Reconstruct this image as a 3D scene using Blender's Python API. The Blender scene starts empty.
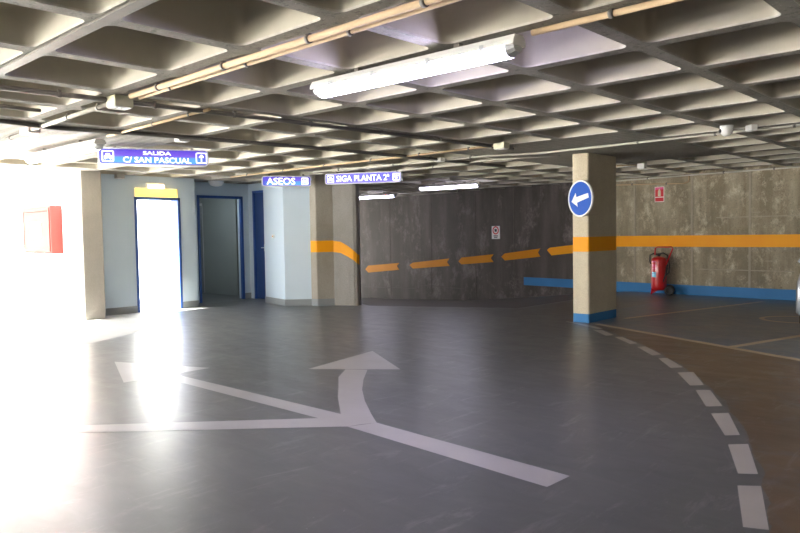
import bpy, bmesh, math, random
from mathutils import Vector, Matrix, Euler
random.seed(4)
SC = bpy.context.scene
COL = SC.collection
PI = math.pi
CEIL = 2.40

# ------------------------------------------------------------------ materials
MATS = {}
def nt(name):
    m = bpy.data.materials.new(name); m.use_nodes = True
    MATS[name] = m
    t = m.node_tree
    return m, t, t.nodes['Principled BSDF']
def N(t, kind, **kw):
    n = t.nodes.new(kind)
    for k, v in kw.items():
        if k in n.inputs.keys() if hasattr(n.inputs, 'keys') else False: n.inputs[k].default_value = v
        else: setattr(n, k, v)
    return n
def ramp(t, src, stops):
    r = t.nodes.new('ShaderNodeValToRGB')
    e = r.color_ramp.elements
    while len(e) < len(stops): e.new(.5)
    for q, (p, c) in zip(e, stops):
        q.position = p; q.color = (c[0], c[1], c[2], 1) if not isinstance(c, (int, float)) else (c, c, c, 1)
    t.links.new(src, r.inputs['Fac'])
    return r.outputs['Color']
def mix(t, fac, a, b, mode='MIX'):
    n = t.nodes.new('ShaderNodeMix'); n.data_type = 'RGBA'; n.blend_type = mode
    if isinstance(fac, (int, float)): n.inputs[0].default_value = fac
    else: t.links.new(fac, n.inputs[0])
    for i, v in ((6, a), (7, b)):
        if isinstance(v, tuple): n.inputs[i].default_value = (v[0], v[1], v[2], 1)
        else: t.links.new(v, n.inputs[i])
    return n.outputs[2]
def math_(t, op, a, b=None, clamp=False):
    n = t.nodes.new('ShaderNodeMath'); n.operation = op; n.use_clamp = clamp
    for i, v in ((0, a), (1, b)):
        if v is None: continue
        if isinstance(v, (int, float)): n.inputs[i].default_value = v
        else: t.links.new(v, n.inputs[i])
    return n.outputs[0]
def noise(t, scale, detail=5, rough=.55, vec=None, dist=0):
    n = t.nodes.new('ShaderNodeTexNoise')
    n.inputs['Scale'].default_value = scale; n.inputs['Detail'].default_value = detail
    n.inputs['Roughness'].default_value = rough; n.inputs['Distortion'].default_value = dist
    t.links.new(vec if vec is not None else pos(t), n.inputs['Vector'])
    return n.outputs['Fac']
def pos(t):
    for n in t.nodes:
        if n.type == 'NEW_GEOMETRY': return n.outputs['Position']
    return t.nodes.new('ShaderNodeNewGeometry').outputs['Position']
def mapv(t, scale=(1, 1, 1), rot=(0, 0, 0), loc=(0, 0, 0)):
    n = t.nodes.new('ShaderNodeMapping'); n.inputs['Scale'].default_value = scale
    n.inputs['Rotation'].default_value = rot; n.inputs['Location'].default_value = loc
    t.links.new(pos(t), n.inputs['Vector']); return n.outputs['Vector']
def bump(t, b, h, strength=.3, dist=.02):
    n = t.nodes.new('ShaderNodeBump'); n.inputs['Strength'].default_value = strength
    n.inputs['Distance'].default_value = dist
    t.links.new(h, n.inputs['Height']); t.links.new(n.outputs['Normal'], b.inputs['Normal'])
def plain(name, color, rough=.5, metal=0, var=.12, scale=6, bmp=0, coat=0):
    m, t, b = nt(name)
    f = noise(t, scale)
    c = mix(t, f, tuple(x * (1 - var) for x in color), tuple(min(1, x * (1 + var)) for x in color))
    t.links.new(c, b.inputs['Base Color'])
    b.inputs['Roughness'].default_value = rough; b.inputs['Metallic'].default_value = metal
    b.inputs['Coat Weight'].default_value = coat
    if bmp: bump(t, b, noise(t, scale * 6), bmp, .01)
    return m
def emis(name, color, strength):
    m, t, b = nt(name)
    b.inputs['Base Color'].default_value = (color[0] * .8, color[1] * .8, color[2] * .8, 1)
    b.inputs['Emission Color'].default_value = (*color, 1); b.inputs['Emission Strength'].default_value = strength
    return m

def concrete(name, base, pale, dark, rough=.75, streak=.5, pit=.5, blotch=.62, bs=4.5):
    """cast concrete with vertical runs, pale efflorescence, pour lines and pits"""
    m, t, b = nt(name)
    n1 = noise(t, 1.6, 10, .75, dist=.3)
    c = mix(t, ramp(t, n1, [(.3, 0), (.7, 1)]), dark, base)
    n2 = noise(t, bs, 10, .8, mapv(t, (1, 1, .7)), .2)
    c = mix(t, ramp(t, n2, [(blotch - .04, 0), (blotch + .12, .75)]), c, pale)
    v = mapv(t, (1.7, 1.7, .25))
    n3 = noise(t, 1.6, 6, .6, v)
    c = mix(t, math_(t, 'MULTIPLY', ramp(t, n3, [(.45, 0), (.75, 1)]), streak), c, pale, 'MIX')
    n4 = noise(t, 34, 3, .6)
    pits = ramp(t, n4, [(.30, 0), (.40, 1)])
    c = mix(t, pits, mix(t, pit, c, dark), c)
    n5 = noise(t, 90, 2, .5)
    c = mix(t, .35, c, ramp(t, n5, [(.3, .35), (.7, .75)]), 'OVERLAY')
    t.links.new(c, b.inputs['Base Color'])
    b.inputs['Roughness'].default_value = rough
    h = math_(t, 'ADD', math_(t, 'MULTIPLY', n4, .5), n2)
    bump(t, b, h, .35, .02)
    return m
M_WALL = concrete('wall_concrete', (.27, .225, .145), (.62, .55, .41), (.15, .125, .082), streak=.5, blotch=.555, pit=.85)
M_RAMPW = concrete('shaded_ramp_wall_concrete', (.062, .048, .040), (.26, .22, .20), (.038, .030, .024), streak=.25, blotch=.57, bs=1.3)  # same concrete as the right wall, with the ramp's shade put into the colour
M_COL = concrete('column_concrete', (.60, .53, .385), (.70, .63, .48), (.46, .395, .28), pit=.35, streak=.3)
M_PIL2 = concrete('edge_pillar_concrete', (.44, .41, .36), (.52, .49, .44), (.36, .335, .29), pit=.3, streak=.3)
M_PIL = concrete('pillar_concrete', (.34, .31, .26), (.42, .39, .33), (.26, .235, .19), pit=.5)
M_COLD = concrete('smooth_grey_concrete', (.27, .255, .235), (.34, .325, .30), (.21, .195, .175), pit=.2)

def ceiling_mat(name, base, dark, boards=False):
    m, t, b = nt(name)
    n1 = noise(t, 2.2, 7, .65)
    c = mix(t, ramp(t, n1, [(.3, 0), (.7, 1)]), dark, base)
    n2 = noise(t, 26, 4, .7)
    c = mix(t, ramp(t, n2, [(.33, .75), (.45, 0)]), c, tuple(x * .45 for x in dark))
    n6 = noise(t, 60, 3, .7)
    c = mix(t, ramp(t, n6, [(.60, 0), (.72, .6)]), c, (.62, .59, .52))
    h = math_(t, 'ADD', n2, math_(t, 'MULTIPLY', n6, .6))
    if boards:
        w = t.nodes.new('ShaderNodeTexWave'); w.wave_type = 'BANDS'; w.bands_direction = 'Y'
        w.inputs['Scale'].default_value = 2.2; w.inputs['Distortion'].default_value = 1.2
        w.inputs['Detail'].default_value = 3; w.inputs['Detail Scale'].default_value = .40
        t.links.new(pos(t), w.inputs['Vector'])
        c = mix(t, ramp(t, w.outputs['Fac'], [(.35, .0), (.55, .35)]), c, tuple(x * .55 for x in dark))
        h = math_(t, 'ADD', h, w.outputs['Fac'])
    t.links.new(c, b.inputs['Base Color']); b.inputs['Roughness'].default_value = .8
    bump(t, b, h, .45, .012)
    return m
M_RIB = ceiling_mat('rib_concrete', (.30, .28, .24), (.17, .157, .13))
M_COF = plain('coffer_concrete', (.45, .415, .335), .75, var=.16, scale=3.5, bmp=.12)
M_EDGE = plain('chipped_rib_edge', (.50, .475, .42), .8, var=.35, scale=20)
M_HEAD = ceiling_mat('board_marked_concrete', (.31, .285, .24), (.22, .20, .165), True)

def floor_mat():
    m, t, b = nt('painted_floor')
    p = pos(t)
    sx = t.nodes.new('ShaderNodeSeparateXYZ'); t.links.new(p, sx.inputs[0])
    # grey lane paint
    n1 = noise(t, .55, 6, .6, dist=.5)
    grey = mix(t, ramp(t, n1, [(.3, 0), (.7, 1)]), (.100, .104, .105), (.135, .138, .138))
    n2 = noise(t, 1.3, 8, .7, mapv(t, (1, 3.2, 1), (0, 0, .6)), 1.2)
    grey = mix(t, ramp(t, n2, [(.50, 0), (.80, .40)]), grey, (.17, .168, .162))
    # brown worn zone outside the dashed curve and blue bays beyond the bay line
    n3 = noise(t, .9, 7, .65, dist=.8)
    brown = mix(t, ramp(t, n3, [(.35, 0), (.65, 1)]), (.095, .068, .048), (.17, .112, .068))
    n4 = noise(t, 2.0, 6, .7, dist=1.0)
    brown = mix(t, ramp(t, n4, [(.50, 0), (.66, .6)]), brown, (.13, .14, .15))
    n5 = noise(t, .7, 6, .65, dist=1.2)
    bay = mix(t, ramp(t, n5, [(.5, 0), (.75, 1)]), (.085, .14, .20), (.14, .145, .14))
    # circle arc of the dashed line, centre and radius in metres
    dx = math_(t, 'SUBTRACT', sx.outputs[0], -11.18); dy = math_(t, 'SUBTRACT', sx.outputs[1], .287)
    r = math_(t, 'SQRT', math_(t, 'ADD', math_(t, 'MULTIPLY', dx, dx), math_(t, 'MULTIPLY', dy, dy)))
    wob = math_(t, 'MULTIPLY', math_(t, 'SUBTRACT', noise(t, 3, 3), .5), .12)
    arc = math_(t, 'GREATER_THAN', math_(t, 'ADD', r, wob), 10.72)
    # bay line through (-4.78,9.11) and (-1.83,7.70)
    ly = math_(t, 'ADD', math_(t, 'MULTIPLY', math_(t, 'ADD', sx.outputs[0], 4.78), .478), math_(t, 'SUBTRACT', sx.outputs[1], 9.11))
    beyond = math_(t, 'GREATER_THAN', ly, 0.0)
    right = math_(t, 'GREATER_THAN', sx.outputs[0], -5.3)
    c = mix(t, math_(t, 'MULTIPLY', arc, right), grey, brown)
    c = mix(t, math_(t, 'MULTIPLY', beyond, right), c, bay)
    # scratches and scuffs
    n6 = noise(t, 7, 8, .75, mapv(t, (1, .25, 1), (0, 0, .9)), .6)
    c = mix(t, ramp(t, n6, [(.55, 0), (.72, .5)]), c, (.30, .29, .28))
    n7 = noise(t, 28, 2, .5)
    c = mix(t, ramp(t, n7, [(.77, 0), (.80, .55)]), c, (.5, .48, .46))
    t.links.new(c, b.inputs['Base Color'])
    rg = ramp(t, noise(t, 2.5, 7, .7, mapv(t, (1, 2.5, 1), (0, 0, .4)), .8), [(.3, .30), (.7, .40)])
    t.links.new(rg, b.inputs['Roughness'])
    b.inputs['Specular IOR Level'].default_value = .50
    h = noise(t, 4, 5, .55)
    bump(t, b, h, .012, .02)
    return m
M_FLOOR = floor_mat()
M_RAMPF = plain('ramp_floor_concrete', (.075, .068, .062), .5, var=.3, scale=2, bmp=.2)
M_LOBBYF = plain('lobby_floor', (.12, .125, .13), .3, var=.2, scale=2)
M_WALK = plain('pale_walkway_concrete', (.36, .355, .34), .75, var=.18, scale=3, bmp=.15)
def paint(name, color, wear=(.12, .125, .135), rough=.4, lo=.66, spec=.5):
    m, t, b = nt(name)
    n = noise(t, 9, 8, .75)
    c = mix(t, ramp(t, n, [(lo - .05, 0), (lo + .05, .7)]), color, wear)
    c = mix(t, .25, c, ramp(t, noise(t, 2.2), [(.3, .35), (.7, .65)]), 'OVERLAY')
    t.links.new(c, b.inputs['Base Color']); b.inputs['Roughness'].default_value = rough
    b.inputs['Specular IOR Level'].default_value = spec
    return m
M_MARK = paint('white_floor_paint', (.40, .385, .385), rough=.36, lo=.70)
M_DASH = paint('dash_floor_paint', (.46, .43, .39), (.16, .12, .09), lo=.66)
M_YLINE = paint('worn_bay_paint', (.50, .42, .30), (.22, .2, .17), lo=.66)
M_ORANGE = paint('orange_wall_paint', (.82, .33, .006), (.55, .26, .05), .5, lo=.74, spec=.18)
M_ORANGED = paint('orange_arrow_paint', (.60, .23, .008), (.42, .2, .05), .6, lo=.74, spec=.12)
M_BLUEP = paint('blue_wall_paint', (.045, .19, .42), (.10, .16, .24), .5, lo=.70, spec=.15)
M_PALE = plain('pale_blue_wall_paint', (.56, .66, .74), .6, var=.04, scale=2, bmp=.05)
M_SKIRT = plain('grey_skirting', (.24, .26, .27), .5, var=.1)
M_DOORB = plain('dark_blue_door_paint', (.022, .055, .19), .4, var=.1)
M_FRAME = plain('blue_frame_paint', (.035, .10, .34), .4, var=.08)
M_LOBBY = plain('grey_green_lobby_paint', (.30, .33, .32), .6, var=.08, scale=1.5)
M_WHITEW = plain('white_outdoor_render', (.86, .86, .85), .8, var=.03)
M_GROUND = plain('sunlit_concrete_ground', (.64, .62, .58), .8, var=.1, scale=1.5)
M_TAN = plain('tan_conduit_plastic', (.46, .33, .20), .75, var=.1)
M_GREYC = plain('grey_conduit', (.16, .145, .13), .5, var=.15)
M_PALEC = plain('pale_conduit', (.46, .43, .38), .75, var=.1)
M_STEEL = plain('galvanised_strip', (.17, .15, .125), .6, .1, var=.25, scale=9)
M_WHITEP = plain('white_plastic', (.78, .77, .74), .35, var=.03)
M_LGREY = plain('light_grey_plastic', (.55, .56, .57), .4, var=.05)
M_BLACK = plain('black_rubber', (.012, .012, .013), .6)
M_RED = plain('red_enamel', (.50, .012, .014), .28, var=.08, coat=.3)
M_REDBOX = plain('red_cabinet_enamel', (.60, .030, .026), .6, var=.05)
M_REDBOX.node_tree.nodes['Principled BSDF'].inputs['Specular IOR Level'].default_value = .03
M_SKYBL = plain('pale_blue_label', (.25, .60, .80), .5)
M_WHITE = plain('white_print', (.80, .80, .78), .5, var=.03)
M_SIGNB = plain('road_sign_blue', (.02, .09, .42), .35, var=.05)
M_SIGNB.node_tree.nodes['Principled BSDF'].inputs['Specular IOR Level'].default_value = .15
M_SIGNR = plain('sign_red', (.60, .015, .03), .4, var=.05)
M_PINK = plain('sign_pink', (.75, .10, .28), .4, var=.05)
M_CREAM = plain('sign_cream', (.62, .60, .42), .5, var=.05)
M_INK = plain('sign_black', (.03, .03, .04), .5)
M_TUBE = emis('fluorescent_diffuser', (.72, .67, 1.0), 20)
M_TUBER = emis('ramp_fluorescent_diffuser', (.80, .78, 1.0), 10)
M_TUBEB = emis('bright_fluorescent_diffuser', (.92, .93, 1.0), 13)
M_LET = emis('lit_white_lettering', (.90, .92, 1.0), .75)
M_SILVER = plain('silver_car_paint', (.38, .41, .44), .3, .35, var=.02, coat=.8)
M_GLASS = plain('dark_car_glass', (.02, .025, .03), .08)
M_TAIL = plain('red_lamp_plastic', (.55, .01, .01), .2, coat=.5)
M_DARKP = plain('dark_plastic', (.02, .02, .022), .5)
M_CHROME = plain('brushed_metal', (.6, .6, .6), .3, .9)
def sign_face(name, s=1.0):
    m, t, b = nt(name)
    tc = t.nodes.new('ShaderNodeTexCoord'); sx = t.nodes.new('ShaderNodeSeparateXYZ')
    t.links.new(tc.outputs['Generated'], sx.inputs[0])
    c = ramp(t, sx.outputs[2], [(0.0, (.22, .13, .80)), (.13, (.10, .45, .85)), (.45, (.10, .38, .85)), (.56, (.20, .10, .75)), (1.0, (.10, .06, .62))])
    e = ramp(t, sx.outputs[0], [(0.0, (.07, .05, .55)), (.12, (.2, .2, .6)), (.2, (1, 1, 1)), (.85, (1, 1, 1)), (.93, (.2, .2, .6)), (1.0, (.07, .05, .55))])
    side = ramp(t, sx.outputs[0], [(0.0, 1), (.14, 0), (.88, 0), (1.0, 1)])
    cc = mix(t, side, c, (.09, .07, .60))
    t.links.new(cc, b.inputs['Emission Color']); b.inputs['Emission Strength'].default_value = s
    b.inputs['Base Color'].default_value = (.01, .01, .05, 1); b.inputs['Roughness'].default_value = .4
    return m
M_FACE = sign_face('backlit_blue_panel', .36)
def sign_face2():
    m, t, b = nt('backlit_violet_panel')
    tc = t.nodes.new('ShaderNodeTexCoord'); sx = t.nodes.new('ShaderNodeSeparateXYZ')
    t.links.new(tc.outputs['Generated'], sx.inputs[0])
    cc = ramp(t, sx.outputs[2], [(0.0, (.16, .13, .60)), (.5, (.05, .055, .40)), (1.0, (.12, .10, .52))])
    t.links.new(cc, b.inputs['Emission Color']); b.inputs['Emission Strength'].default_value = .6
    b.inputs['Base Color'].default_value = (.01, .01, .05, 1); b.inputs['Roughness'].default_value = .4
    return m
M_FACE2 = sign_face2()
M_YELL = emis('lit_yellow_panel', (1.0, .68, .15), .6)
M_WARM = emis('warm_lamp_lens', (1.0, .70, .32), 3.5)

# ------------------------------------------------------------------ mesh helpers
class MB:
    def __init__(s): s.v = []; s.f = []; s.m = []; s.sm = []
    def add(s, vs, fs, mi=0, smooth=False):
        o = len(s.v); s.v += [tuple(v) for v in vs]
        for f in fs: s.f.append([o + i for i in f]); s.m.append(mi); s.sm.append(smooth)
    def box(s, x0, x1, y0, y1, z0, z1, mi=0, xf=None):
        vs = [Vector((x, y, z)) for z in (z0, z1) for y in (y0, y1) for x in (x0, x1)]
        if xf: vs = [xf @ v for v in vs]
        s.add(vs, [(0, 2, 3, 1), (4, 5, 7, 6), (0, 1, 5, 4), (2, 6, 7, 3), (0, 4, 6, 2), (1, 3, 7, 5)], mi)
    def prism(s, pts, z0, z1, mi=0):
        n = len(pts)
        a = sum(pts[i][0] * pts[(i + 1) % n][1] - pts[(i + 1) % n][0] * pts[i][1] for i in range(n))
        if a < 0: pts = pts[::-1]
        s.add([(x, y, z0) for x, y in pts] + [(x, y, z1) for x, y in pts],
              [tuple(range(n))[::-1], tuple(range(n, 2 * n))] + [(i, (i + 1) % n, n + (i + 1) % n, n + i) for i in range(n)], mi)
    def tube(s, pts, r, n=10, mi=0, cap=True):
        pts = [Vector(p) for p in pts]; rings = []
        up = Vector((0, 0, 1))
        for i, p in enumerate(pts):
            d = (pts[min(i + 1, len(pts) - 1)] - pts[max(i - 1, 0)]).normalized()
            u = up if abs(d.z) < .9 else Vector((0, 1, 0))
            a = d.cross(u).normalized(); b = d.cross(a).normalized()
            rr = r[i] if isinstance(r, (list, tuple)) else r
            rings.append([p + (a * math.cos(k * 2 * PI / n) + b * math.sin(k * 2 * PI / n)) * rr for k in range(n)])
        vs = [v for g in rings for v in g]; fs = []
        for i in range(len(pts) - 1):
            for k in range(n):
                k2 = (k + 1) % n
                fs.append((i * n + k, i * n + k2, (i + 1) * n + k2, (i + 1) * n + k))
        s.add(vs, fs, mi, True)
        if cap:
            s.add(rings[0], [tuple(range(n))[::-1]], mi); s.add(rings[-1], [tuple(range(n))], mi)
    def lathe(s, prof, n=24, mi=0, org=(0, 0, 0), axis='z', ang=2 * PI):
        vs = []
        for k in range(n):
            a = ang * k / n
            for r, z in prof:
                p = (r * math.cos(a), r * math.sin(a), z)
                if axis == 'x': p = (z, p[0], p[1])
                if axis == 'y': p = (p[0], z, p[1])
                vs.append((p[0] + org[0], p[1] + org[1], p[2] + org[2]))
        m = len(prof); fs = []
        for k in range(n):
            k2 = (k + 1) % n
            for i in range(m - 1): fs.append((k * m + i, k2 * m + i, k2 * m + i + 1, k * m + i + 1))
        s.add(vs, fs, mi, True)
    def poly(s, pts, mi=0): s.add(pts, [tuple(range(len(pts)))], mi)
    def build(s, name, mats, parent=None, bevel=0, fix=True, seg=2):
        me = bpy.data.meshes.new(name); me.from_pydata(s.v, [], s.f)
        if not isinstance(mats, (list, tuple)): mats = [mats]
        for m in mats: me.materials.append(m)
        for p, mi, sm in zip(me.polygons, s.m, s.sm): p.material_index = mi; p.use_smooth = sm
        me.update()
        if fix:
            bm = bmesh.new(); bm.from_mesh(me); bmesh.ops.remove_doubles(bm, verts=bm.verts, dist=1e-5)
            bmesh.ops.recalc_face_normals(bm, faces=bm.faces); bm.to_mesh(me); bm.free()
        o = bpy.data.objects.new(name, me); COL.objects.link(o)
        if parent: o.parent = parent
        if bevel:
            b = o.modifiers.new('bevel', 'BEVEL'); b.width = bevel; b.segments = seg; b.limit_method = 'ANGLE'
        return o
def tag(o, label=None, cat=None, group=None, kind=None):
    if label: o['label'] = label
    if cat: o['category'] = cat
    if group: o['group'] = group
    if kind: o['kind'] = kind
    return o
def empty(name, loc, rz=0, label=None, cat=None, group=None, kind=None):
    o = bpy.data.objects.new(name, None); COL.objects.link(o); o.empty_display_size = .1
    o.location = loc; o.rotation_euler = (0, 0, rz)
    return tag(o, label, cat, group, kind)
def struct(o): o['kind'] = 'structure'; return o
def copy_tree(o, parent=None):
    c = o.copy(); COL.objects.link(c); c.parent = parent
    for ch in list(o.children): copy_tree(ch, c)
    return c
def rrect(hx, hz, r, n=5):
    pts = []
    for cx, cz, a0 in ((hx - r, hz - r, 0), (-hx + r, hz - r, PI / 2), (-hx + r, -hz + r, PI), (hx - r, -hz + r, 3 * PI / 2)):
        for k in range(n):
            a = a0 + (PI / 2) * k / (n - 1); pts.append((cx + r * math.cos(a), cz + r * math.sin(a)))
    return pts
def plate(mb, pts, y0, y1, mi=0):
    """extrude an xz outline between y0 (front) and y1 (back)"""
    n = len(pts)
    mb.add([(x, y0, z) for x, z in pts] + [(x, y1, z) for x, z in pts],
           [tuple(range(n)), tuple(range(n, 2 * n))[::-1]] + [(i, n + i, n + (i + 1) % n, (i + 1) % n) for i in range(n)], mi)
def ring(mb, outer, inner, y0, y1, mi=0):
    n = len(outer)
    vs = [(x, y0, z) for x, z in outer] + [(x, y0, z) for x, z in inner] + [(x, y1, z) for x, z in outer] + [(x, y1, z) for x, z in inner]
    fs = []
    for i in range(n):
        j = (i + 1) % n
        fs += [(i, j, n + j, n + i), (2 * n + i, 3 * n + i, 3 * n + j, 2 * n + j), (i, 2 * n + i, 2 * n + j, j), (n + i, n + j, 3 * n + j, 3 * n + i)]
    mb.add(vs, fs, mi)
def text_obj(name, s, size, mat, parent, loc, extrude=.002, offset=.0, width=None, spacing=1.0):
    cu = bpy.data.curves.new(name, 'FONT'); cu.body = s; cu.size = size; cu.extrude = extrude; cu.offset = offset
    cu.align_x = 'CENTER'; cu.align_y = 'CENTER'; cu.space_character = spacing; cu.resolution_u = 3
    o = bpy.data.objects.new(name + '_curve', cu); COL.objects.link(o)
    bpy.context.view_layer.update()
    me = bpy.data.meshes.new_from_object(o.evaluated_get(bpy.context.evaluated_depsgraph_get()))
    bpy.data.objects.remove(o); bpy.data.curves.remove(cu)
    xs = [v.co.x for v in me.vertices]; ys = [v.co.y for v in me.vertices]
    cx = (max(xs) + min(xs)) / 2; cy = (max(ys) + min(ys)) / 2
    k = width / (max(xs) - min(xs)) if width else 1
    for v in me.vertices: v.co = Vector(((v.co.x - cx) * k, -v.co.z, v.co.y - cy))
    me.materials.clear(); me.materials.append(mat); me.name = name
    r = bpy.data.objects.new(name, me); COL.objects.link(r); r.parent = parent; r.location = loc
    return r

# ------------------------------------------------------------------ grid of the waffle slab
S = .83952; OX = -1.8477; OY = 3.3007
gx = lambda b: OX + b * S
gy = lambda a: OY + a * S
HEADS = [(-5, -2, 5, 9), (-10, -6, -2, 1)]          # (b0,b1,a0,a1) solid slab heads around columns
def coffer_ring(h, r, z, n=6):
    return [(x, y, z) for x, y in rrect(h, h, r, n)]
prof = [(.368, .06, 0), (.360, .06, .010), (.345, .07, .14), (.330, .085, .27), (.312, .10, .325), (.27, .10, .35)]
rings = [coffer_ring(h, r, z) for h, r, z in prof]
NR = len(rings[0])
def outer(p):
    m = max(abs(p[0]), abs(p[1])); k = (S / 2) / m
    q = [p[0] * k, p[1] * k]
    return (q[0], q[1], 0)
oring = []
for i, p in enumerate(rings[0]): oring.append(outer(p))
# exact corners
corner_i = []
def build_ceiling():
    mb = MB()
    for a in range(-14, 16):
        for b in range(-23, 11):
            if a < 2 and b < -12: continue
            if a < 5 and b < -12: continue
            if 5 <= a < 7 and b < -14: continue
            cx, cy = gx(b + .5), gy(a + .5)
            head = any(b0 <= b < b1 and a0 <= a < a1 for b0, b1, a0, a1 in HEADS)
            if head or (a < 2 and b == -12):
                mb.add([(cx - S / 2, cy - S / 2, CEIL), (cx - S / 2, cy + S / 2, CEIL), (cx + S / 2, cy + S / 2, CEIL), (cx + S / 2, cy - S / 2, CEIL)], [(0, 1, 2, 3)], 2)
                continue
            vs = [(cx + x, cy + y, CEIL) for x, y, z in oring]
            # four true corners
            cs = [(S / 2, S / 2), (-S / 2, S / 2), (-S / 2, -S / 2), (S / 2, -S / 2)]
            vs += [(cx + x, cy + y, CEIL + z) for x, y, z in rings[0]]
            fs = []
            for i in range(NR):
                j = (i + 1) % NR
                fs.append((i, NR + i, NR + j, j))
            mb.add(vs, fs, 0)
            # triangles out to the corner
            for q, (x, y) in enumerate(cs):
                i0 = q * 6 + 2; i1 = q * 6 + 3
                mb.add([(cx + oring[i0][0], cy + oring[i0][1], CEIL), (cx + oring[i1][0], cy + oring[i1][1], CEIL), (cx + x, cy + y, CEIL)], [(0, 1, 2)], 0)
            vs = []
            for k, rg in enumerate(rings): vs += [(cx + x, cy + y, CEIL + z) for x, y, z in rg]
            fs = []
            for k in range(len(rings) - 1):
                for i in range(NR):
                    j = (i + 1) % NR
                    fs.append((k * NR + i, (k + 1) * NR + i, (k + 1) * NR + j, k * NR + j))
            fs.append(tuple((len(rings) - 1) * NR + i for i in range(NR))[::-1])
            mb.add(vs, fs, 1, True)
            for q in range(len(fs)):
                if q < NR: mb.m[-len(fs) + q] = 3
    o = mb.build('ceiling', [M_RIB, M_COF, M_HEAD, M_EDGE], fix=False)
    for p in o.data.polygons:
        if len(p.vertices) > 4: p.use_smooth = False
    # closed concrete deck over the coffers
    b2 = MB(); b2.box(gx(-12), gx(11), gy(-14), gy(16), CEIL + .36, CEIL + .66)
    b2.box(gx(-14), gx(-12), gy(5), gy(7), CEIL + .36, CEIL + .66)
    b2.box(gx(-23), gx(-12), gy(7), gy(16), CEIL + .36, CEIL + .66)
    b2.box(gx(-12) - .06, gx(-12), gy(-14), gy(5), CEIL, CEIL + .66)
    b2.box(gx(-14) - .06, gx(-14), gy(5), gy(7), CEIL, CEIL + .66)
    b2.box(gx(-23), gx(-14), gy(7) - .06, gy(7), CEIL, CEIL + .66)
    b2.box(-12.72, gx(-12) - .06, 6.96, gy(5), CEIL, CEIL + .66)
    d = b2.build('ceiling_deck', M_COLD); d.parent = o
    struct(o)
build_ceiling()

# ------------------------------------------------------------------ floor
INNER = [(-9.3, 8.95), (-9.45, 9.15), (-11, 10.2), (-14, 11.4), (-20, 12.3)]
def inner_y(x):
    pts = sorted(INNER)
    if x <= pts[0][0]: return pts[0][1]
    for (x0, y0), (x1, y1) in zip(pts, pts[1:]):
        if x <= x1: return y0 + (y1 - y0) * (x - x0) / (x1 - x0)
    return 99
def ramp_z(x, y):
    d1 = (x + 9.3) * -.444 + (y - 8.9) * .896
    d2 = -6.7 - x
    if x < -9.3: 
        if y < inner_y(x) - .05: return 0
        d1 = max(d1, 0)
    d = max(0, min(d1 * .75, d2))
    z = -.105 * d
    return z
def build_floor():
    mb = MB(); st = .2
    x0, x1, y0, y1 = -12.2, 7.0, -8.2, 16.2
    # flat part in big faces, ramp part as a fine grid
    RX0, RX1, RY0, RY1 = -20.2, -5.8, 8.8, 16.2
    mb.add([(x0, y0, 0), (x1, y0, 0), (x1, RY0, 0), (x0, RY0, 0)], [(0, 1, 2, 3)])
    mb.add([(RX1, RY0, 0), (x1, RY0, 0), (x1, y1, 0), (RX1, y1, 0)], [(0, 1, 2, 3)])
    o = mb.build('floor', [M_FLOOR], fix=False); struct(o)
    mb = MB()
    nx = int(round((RX1 - RX0) / st)); ny = int(round((RY1 - RY0) / st))
    vs = [(RX0 + i * st, RY0 + j * st, ramp_z(RX0 + i * st, RY0 + j * st)) for j in range(ny + 1) for i in range(nx + 1)]
    fs = [];ms = []
    for j in range(ny):
        for i in range(nx):
            q = (j * (nx + 1) + i, j * (nx + 1) + i + 1, (j + 1) * (nx + 1) + i + 1, (j + 1) * (nx + 1) + i)
            fs.append(q); zz = sum(vs[k][2] for k in q) / 4
            ms.append(1 if zz < -.012 else 0)
    mb.add(vs, fs, 0, True); mb.m = ms
    o = mb.build('floor', [M_FLOOR, M_RAMPF], fix=False); struct(o)
build_floor()
def ground():
    mb = MB(); mb.box(-32, -12.2, -20, 5.0, -.3, -.001)
    mb.box(-32, -12.2, 5.0, 7.05, -.3, -.001)
    mb.box(-12.2, 12, -26, -8.2, -.3, -.001)
    struct(mb.build('floor_outdoor', M_GROUND))
    mb = MB(); mb.box(-16, -12.2, 7.05, 10.2, -.3, -.001)
    struct(mb.build('floor_lobby', M_LOBBYF))
    mb = MB(); mb.prism([(-8.14, 2.51), (-9.28, 4.56), (-10.2, 5.5), (-11.78, 6.7), (-11.78, 5.14), (-11.38, 5.14), (-11.20, 4.70), (-9.28, 2.86), (-7.6, .8), (-7.0, .6)], -.02, .0007)
    struct(mb.build('floor_walkway', M_WALK))
ground()

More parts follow.
